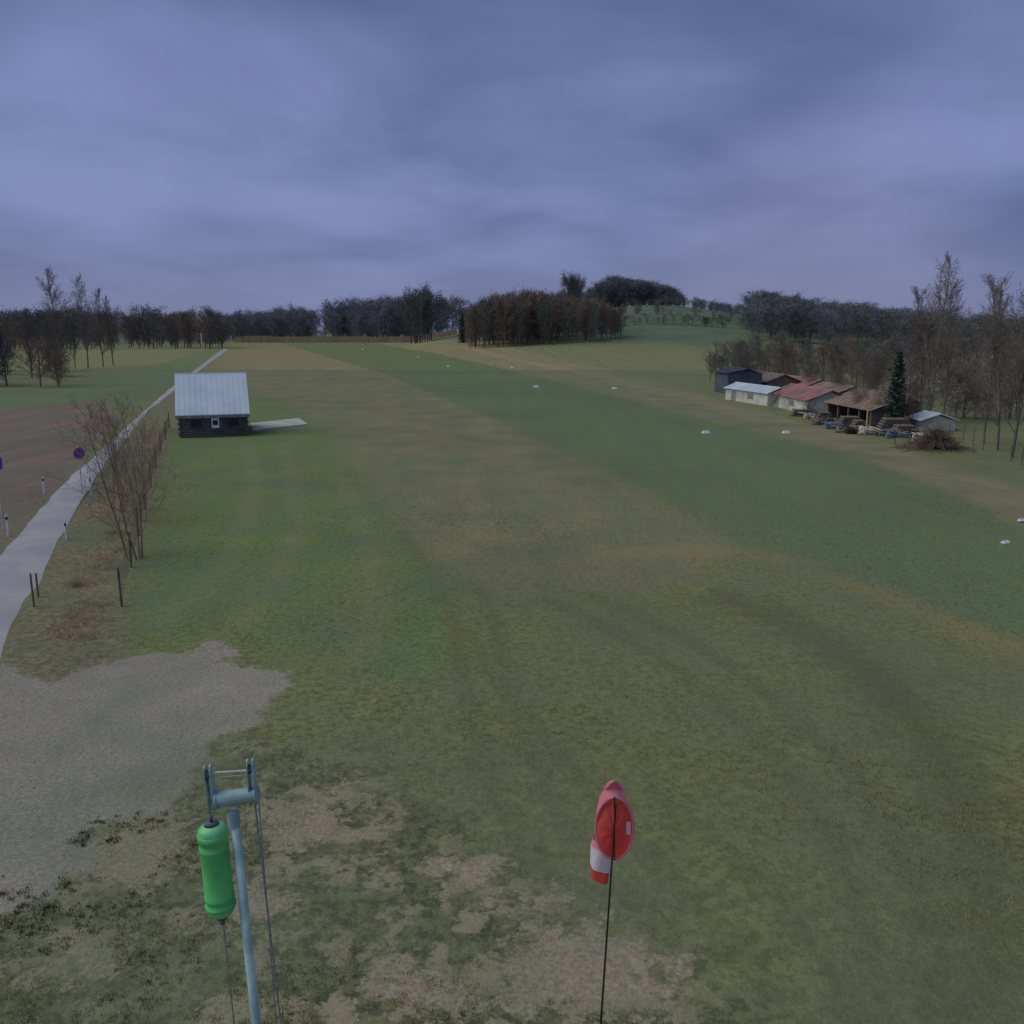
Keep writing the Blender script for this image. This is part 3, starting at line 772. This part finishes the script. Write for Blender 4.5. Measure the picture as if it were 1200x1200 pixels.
for i in range(350):
    u = random.uniform(-20, 800); v = random.uniform(790, 1200)
    if u > 350 and v < 1000: continue
    x, y = P(u, v); s = random.uniform(.008, .022)
    mb.lathe((x, y, 0), (0, 0, 1), [(-.01, s), (s*.5, s*.95), (s*.9, s*.5), (s, .001)], 6)
mb.obj('pebbles', mat('stone', A(128,122,130), A(100,96,102), 9))

# ------------------------------------------------------------------ signal mast with pulleys (left foreground)
m_bl = mat('painted_steel', A(122,150,178), A(96,122,148), 5, rough=.45, spec=.5)
m_rope = mat('rope', A(104,114,132), A(84,94,110), 30)
m_grn = mat('green_plastic', (.16,.70,.19,1), (.12,.58,.16,1), 5, rough=.45, spec=.4)
m_grn2 = mat('green_clear_cap', A(96,176,138), A(76,150,112), 8, rough=.3, spec=.5)
m_drk = mat('dark_steel', A(66,76,94), A(52,60,76), 8, rough=.5)
YM = 5.2
e = empty('signal_mast')
def Q(u, v, dy=0.0): return at3(u, v, YM + dy)
top = Q(274, 950); b0 = Q(302, 1215); dirn = (b0 - top).normalized(); foot = top + dirn * (top.z / -dirn.z)
mb = MB(); mb.tube(foot, top, .034, .030, 20); mb.tube(foot, foot + Vector((0,0,.02)), .16, .16, 16); mb.obj('mast_tube', m_bl, e, True)
mb = MB()
mb.lathe(Q(274,962), (top - foot), [(-.03,.031),(-.03,.04),(.07,.04),(.07,.0)], 20)
c0, c1 = Q(256,937), Q(300,931); ax = (c1 - c0).normalized()
mb.tube(c0, c1, .05, .05, 20); mb.tube(c0 - ax*.012, c0, .058, .058, 20); mb.tube(c1, c1 + ax*.012, .058, .058, 20)
mb.obj('tee_head', m_bl, e)
mb = MB()
for (ua, va, ub, vb) in ((243,896,250,950),(293,889,298,944)):
    pA, pB = Q(ua, va), Q(ub, vb); dd = (pB - pA); up = dd.normalized(); c = (pA + pB) / 2
    for s in (-1, 1):
        o_ = ax * (.018 * s); w2 = .034; fw = ax.cross(up).normalized() * w2; th_ = ax * .004
        n = 16; ring = []
        for sg in (-1, 1):
            for k in range(n):
                a_ = 2*math.pi*k/n; cs, sn = math.cos(a_), math.sin(a_)
                cs = math.copysign(abs(cs)**.6, cs); sn = math.copysign(abs(sn)**.6, sn)
                p = c + o_ + th_*sg + up*(cs*dd.length*.5) + fw*sn
                ring.append(tuple(p))
        b = len(mb.v); mb.v += ring; mb.f += [tuple(b+i for i in range(n)), tuple(b+n+i for i in range(n))[::-1]] + [(b+i, b+(i+1)%n, b+n+(i+1)%n, b+n+i) for i in range(n)]
    for tt in (.18, .80):
        pc = pA.lerp(pB, tt); mb.tube(pc - ax*.026, pc + ax*.026, .011, n=10)
mb.obj('pulley_cheeks', m_bl, e)
mb = MB()
for (u, v) in ((245,908),(294,901)):
    pc = Q(u, v); mb.lathe(pc - ax*.011, ax, [(0,.0),(0,.034),(.008,.026),(.014,.026),(.022,.034),(.022,0)], 20)
mb.obj('sheaves', m_drk, e, True)
mb = MB(); mb.tube(Q(247,906), Q(292,903), .008, n=8); mb.tube(Q(252,911), Q(290,908), .003, n=6)
for (u, v) in ((249,940),(296,936)):
    pc = Q(u, v); mb.tube(pc - ax*.03, pc + ax*.03, .012, n=6)
mb.obj('tie_rods', m_galv, e)
pT, pB = Q(248,966), Q(260,1072); axd = (pB - pT); Lc = axd.length; r = .093
mb = MB(); mb.lathe(pT, axd, [(0,.0),(0,r*.55),(Lc*.03,r*.85),(Lc*.06,r*.98),(Lc*.08,r*1.0),(Lc*.085,r*1.0)], 32)
mb.lathe(pT, axd, [(Lc*.90,r),(Lc*.93,r*.97),(Lc*.97,r*.8),(Lc,r*.5),(Lc,0)], 32); mb.obj('end_caps', m_grn2, e, True)
mb = MB(); mb.lathe(pT, axd, [(Lc*.085,r),(Lc*.09,r*1.05),(Lc*.15,r*1.05),(Lc*.16,r*.95),(Lc*.22,r*.95),(Lc*.23,r*1.02),(Lc*.26,r*1.02),(Lc*.27,r*.98),(Lc*.76,r*.98),(Lc*.77,r*1.03),(Lc*.80,r*1.03),(Lc*.81,r*.95),(Lc*.85,r*.95),(Lc*.86,r*1.05),(Lc*.895,r*1.05),(Lc*.90,r)], 32)
mb.obj('green_cylinder', m_grn, e, True)
mb = MB(); u_ = -axd.normalized(); mb.tube(pT, pT + u_*.02, .05, .04, 14); mb.tube(pT + u_*.02, pT + u_*.06, .012, .012, 8); mb.tube(pB, pB - u_*.025, .045, .035, 14); mb.tube(pB - u_*.025, pB - u_*.07, .02, .014, 8)
mb.obj('end_fittings', m_drk, e, True)
mb = MB(); mb.path([Q(243,912), Q(247,966)], .0045, 6)
pc = Q(262,1085); p2 = Q(276,1215); dr_ = (p2 - pc).normalized(); mb.path([pc, pc + dr_ * (pc.z - .1) / -dr_.z], .006, 6)
pc = Q(298,935); p2 = Q(331,1215); dr_ = (p2 - pc).normalized(); mb.path([pc, pc + dr_ * (pc.z - .1) / -dr_.z], .007, 6)
pc = Q(303,935, .03); p2 = Q(325,1215, .03); dr_ = (p2 - pc).normalized(); mb.path([pc, pc + dr_ * (pc.z - .1) / -dr_.z], .004, 6)
mb.obj('ropes', m_rope, e)

# ------------------------------------------------------------------ windsock
YW = 8.0
m_or = mat('sock_orange', (.95,.17,.12,1), (.90,.13,.10,1), 3, rough=.7, transl=.5)
m_pk = mat('sock_faded_red', (.90,.36,.40,1), (.84,.28,.32,1), 4, rough=.7, transl=.3)
m_wh = mat('sock_white', A(206,200,214), A(186,180,196), 4, rough=.7, transl=.3)
m_mast = mat('black_rod', A(34,36,42), A(26,28,34), 4, rough=.5)
e = empty('windsock')
def S(u, v, dy=0.0): return at3(u, v, YW + dy)
tp = S(721, 938); b0 = S(703, 1200); dd = (b0 - tp).normalized(); ft = tp + dd * (tp.z / -dd.z)
mb = MB(); mb.tube(ft + Vector((0,-.06,0)), tp + Vector((0,-.06,0)), .014, .009, 10); mb.tube(ft + Vector((0,-.06,0)), ft + Vector((0,-.06,.03)), .12, .12, 12); mb.obj('mast', m_mast, e)
n = 48; cx, cy = 720, 971; ru, rv = 22, 36
def ringp(k, sc=1.0, dy=0.0, ou=0, ov=0):
    a = 2*math.pi*k/n; return S(cx + ou + ru*sc*math.cos(a), cy + ov - rv*sc*math.sin(a), dy)
mb = MB(); mb.loop([ringp(k) for k in range(n)], .011, Vector((0,1,0)), 8); mb.obj('hoop', m_pk, e, True)
vs = []; fs = []
lv = [(.99, .01, 0, 0), (.92, .05, 0, 1), (.8, .10, -1, 2), (.6, .15, -2, 3), (.3, .18, -2, 4), (.02, .19, -2, 4)]
for sc, dy, ou, ov in lv:
    for k in range(n):
        p = ringp(k, sc, dy, ou, ov); wv = .008*math.sin(k*1.1 + dy*20); vs.append(tuple(p + Vector((0, wv, wv))))
for q in range(len(lv)-1):
    for k in range(n): j=(k+1)%n; fs.append((q*n+k, q*n+j, (q+1)*n+j, (q+1)*n+k))
mesh_obj('sock_inner', vs, fs, m_or, e, True)
vs = []; fs = []
tip = S(720, 915, -.02)
M_ = 8
for q in range(M_ + 1):
    tt = q / M_
    for k in range(0, n//2 + 1):
        p = ringp(k, 1.05, .02)
        a = math.pi*k/(n/2); outl = p.lerp(tip, tt)
        bulge = math.sin(tt*math.pi)*.02 + .006*math.sin(k*1.3)*(1-tt)
        vs.append(tuple(outl + Vector((math.cos(a)*bulge, .12*math.sin(tt*math.pi), bulge*.5))))
K = n//2 + 1
for q in range(M_):
    for k in range(K-1): fs.append((q*K+k, q*K+k+1, (q+1)*K+k+1, (q+1)*K+k))
mesh_obj('sock_hood', vs, fs, m_pk, e, True)
secs = [(712, 985, 17, .30), (708, 990, 14, .26), (706, 994, 13, .23), (704, 1004, 11.5, .20), (703, 1017, 11.5, .17), (703, 1018, 11.5, .17), (702.5, 1030, 10.5, .14)]
def tail(name, i0, i1, m):
    vs = []; fs = []; nn = 24
    for q in range(i0, i1 + 1):
        u, v, w, dy = secs[q]
        for k in range(nn):
            a = 2*math.pi*k/nn; fold = 1 + .10*math.sin(4*a + q)
            p = S(u + w*math.cos(a)*fold, v + 3.5*math.cos(a+.2), dy); vs.append(tuple(p + Vector((0, .07*math.sin(a)*fold, 0))))
    for q in range(i1 - i0):
        for k in range(nn): j=(k+1)%nn; fs.append((q*nn+k, q*nn+j, (q+1)*nn+j, (q+1)*nn+k))
    mesh_obj(name, vs, fs, m, e, True)
tail('tail_upper', 0, 2, m_pk); tail('tail_white_band', 2, 4, m_wh); tail('tail_red_end', 4, 6, m_or)
mb = MB(); mb.path([ringp(12,1,-.02), ringp(36,1,-.02)], .006, 8); mb.tube(ringp(12,1.0,-.06), ringp(12,1.0,.02), .01, n=8); mb.tube(ringp(36,1.0,-.06), ringp(36,1.0,.02), .01, n=8); mb.obj('hoop_bracket', m_mast, e)
l1, l2, l3, l4 = S(734,963,.0), S(739,963,.0), S(739,978,.0), S(734,978,.0)
mesh_obj('label', [l1, l2, l3, l4], [(0,1,2,3)], m_wh, e)

# ------------------------------------------------------------------ world
w = bpy.data.worlds.new('World'); scene.world = w; w.use_nodes = True
t = NT(w.node_tree); bg = w.node_tree.nodes['Background']
sky = t.n('ShaderNodeTexSky', sky_type='NISHITA'); sky.sun_disc = False; sky.sun_elevation = math.radians(50); sky.sun_rotation = math.radians(-90)
g = t.n('ShaderNodeTexCoord').outputs['Generated']
sx = t.n('ShaderNodeSeparateXYZ'); t.l(g, sx.inputs[0])
zc = t.math('ADD', t.math('MAXIMUM', sx.outputs[2], 0.0), 0.20)
cb = t.n('ShaderNodeCombineXYZ'); t.l(t.math('DIVIDE', sx.outputs[0], zc), cb.inputs[0]); t.l(t.math('DIVIDE', sx.outputs[1], zc), cb.inputs[1])
n1 = t.noise(cb.outputs[0], 1.3, 4, 0.48, 0.25); n2 = t.noise(cb.outputs[0], 0.45, 2, 0.5, 0.1)
nn = t.math('ADD', t.math('MULTIPLY', n1, .5), t.math('MULTIPLY', n2, .5))
def blob(u, v, lo, hi, amt):
    d = at3(u, v, 1.0) - Vector((0, 0, H)); d.normalize()
    dn = t.n('ShaderNodeVectorMath', operation='DOT_PRODUCT'); nrm = t.n('ShaderNodeVectorMath', operation='NORMALIZE')
    t.l(g, nrm.inputs[0]); t.l(nrm.outputs[0], dn.inputs[0]); dn.inputs[1].default_value = d
    return t.mr(dn.outputs['Value'], math.cos(math.radians(hi)), math.cos(math.radians(lo)), 0, amt)
nn = t.math('ADD', nn, blob(260, 190, 1, 15, .09))
nn = t.math('SUBTRACT', nn, t.mr(sx.outputs[2], 0.2, 0.34, 0, .06))
f = t.mr(nn, .38, .66)
cl = t.mix(f, L(86,99,146), L(128,140,190))
hz = t.mr(sx.outputs[2], 0.0, 0.14, 1, 0)
cl = t.mix(t.math('MULTIPLY', hz, .75), cl, L(117,125,166))
cl = t.mix(blob(950, 330, 1, 11, .4), cl, L(134,136,176))
skc = t.mix(1.0, sky.outputs[0], (0.08, 0.08, 0.08, 1), 'MULTIPLY')
t.l(t.mix(0.9, skc, cl), bg.inputs['Color']); bg.inputs['Strength'].default_value = 1.0

sd = bpy.data.lights.new('sun', 'SUN'); sd.energy = 1.5; sd.angle = math.radians(60); sd.color = (1, .96, .9)
so = bpy.data.objects.new('sun', sd); col.objects.link(so)
el = math.radians(50); so.rotation_euler = Vector((math.cos(el), 0, -math.sin(el))).to_track_quat('-Z', 'Y').to_euler()

cd = bpy.data.cameras.new('camera'); cd.angle = math.radians(60); cd.clip_end = 9000; cd.clip_start = .05
co = bpy.data.objects.new('camera', cd); col.objects.link(co); co.location = (0, 0, H); co.rotation_euler = (math.pi/2 - PIT, 0, 0)
scene.camera = co
scene.view_settings.view_transform = 'Standard'; scene.view_settings.look = 'None'; scene.view_settings.exposure = 0
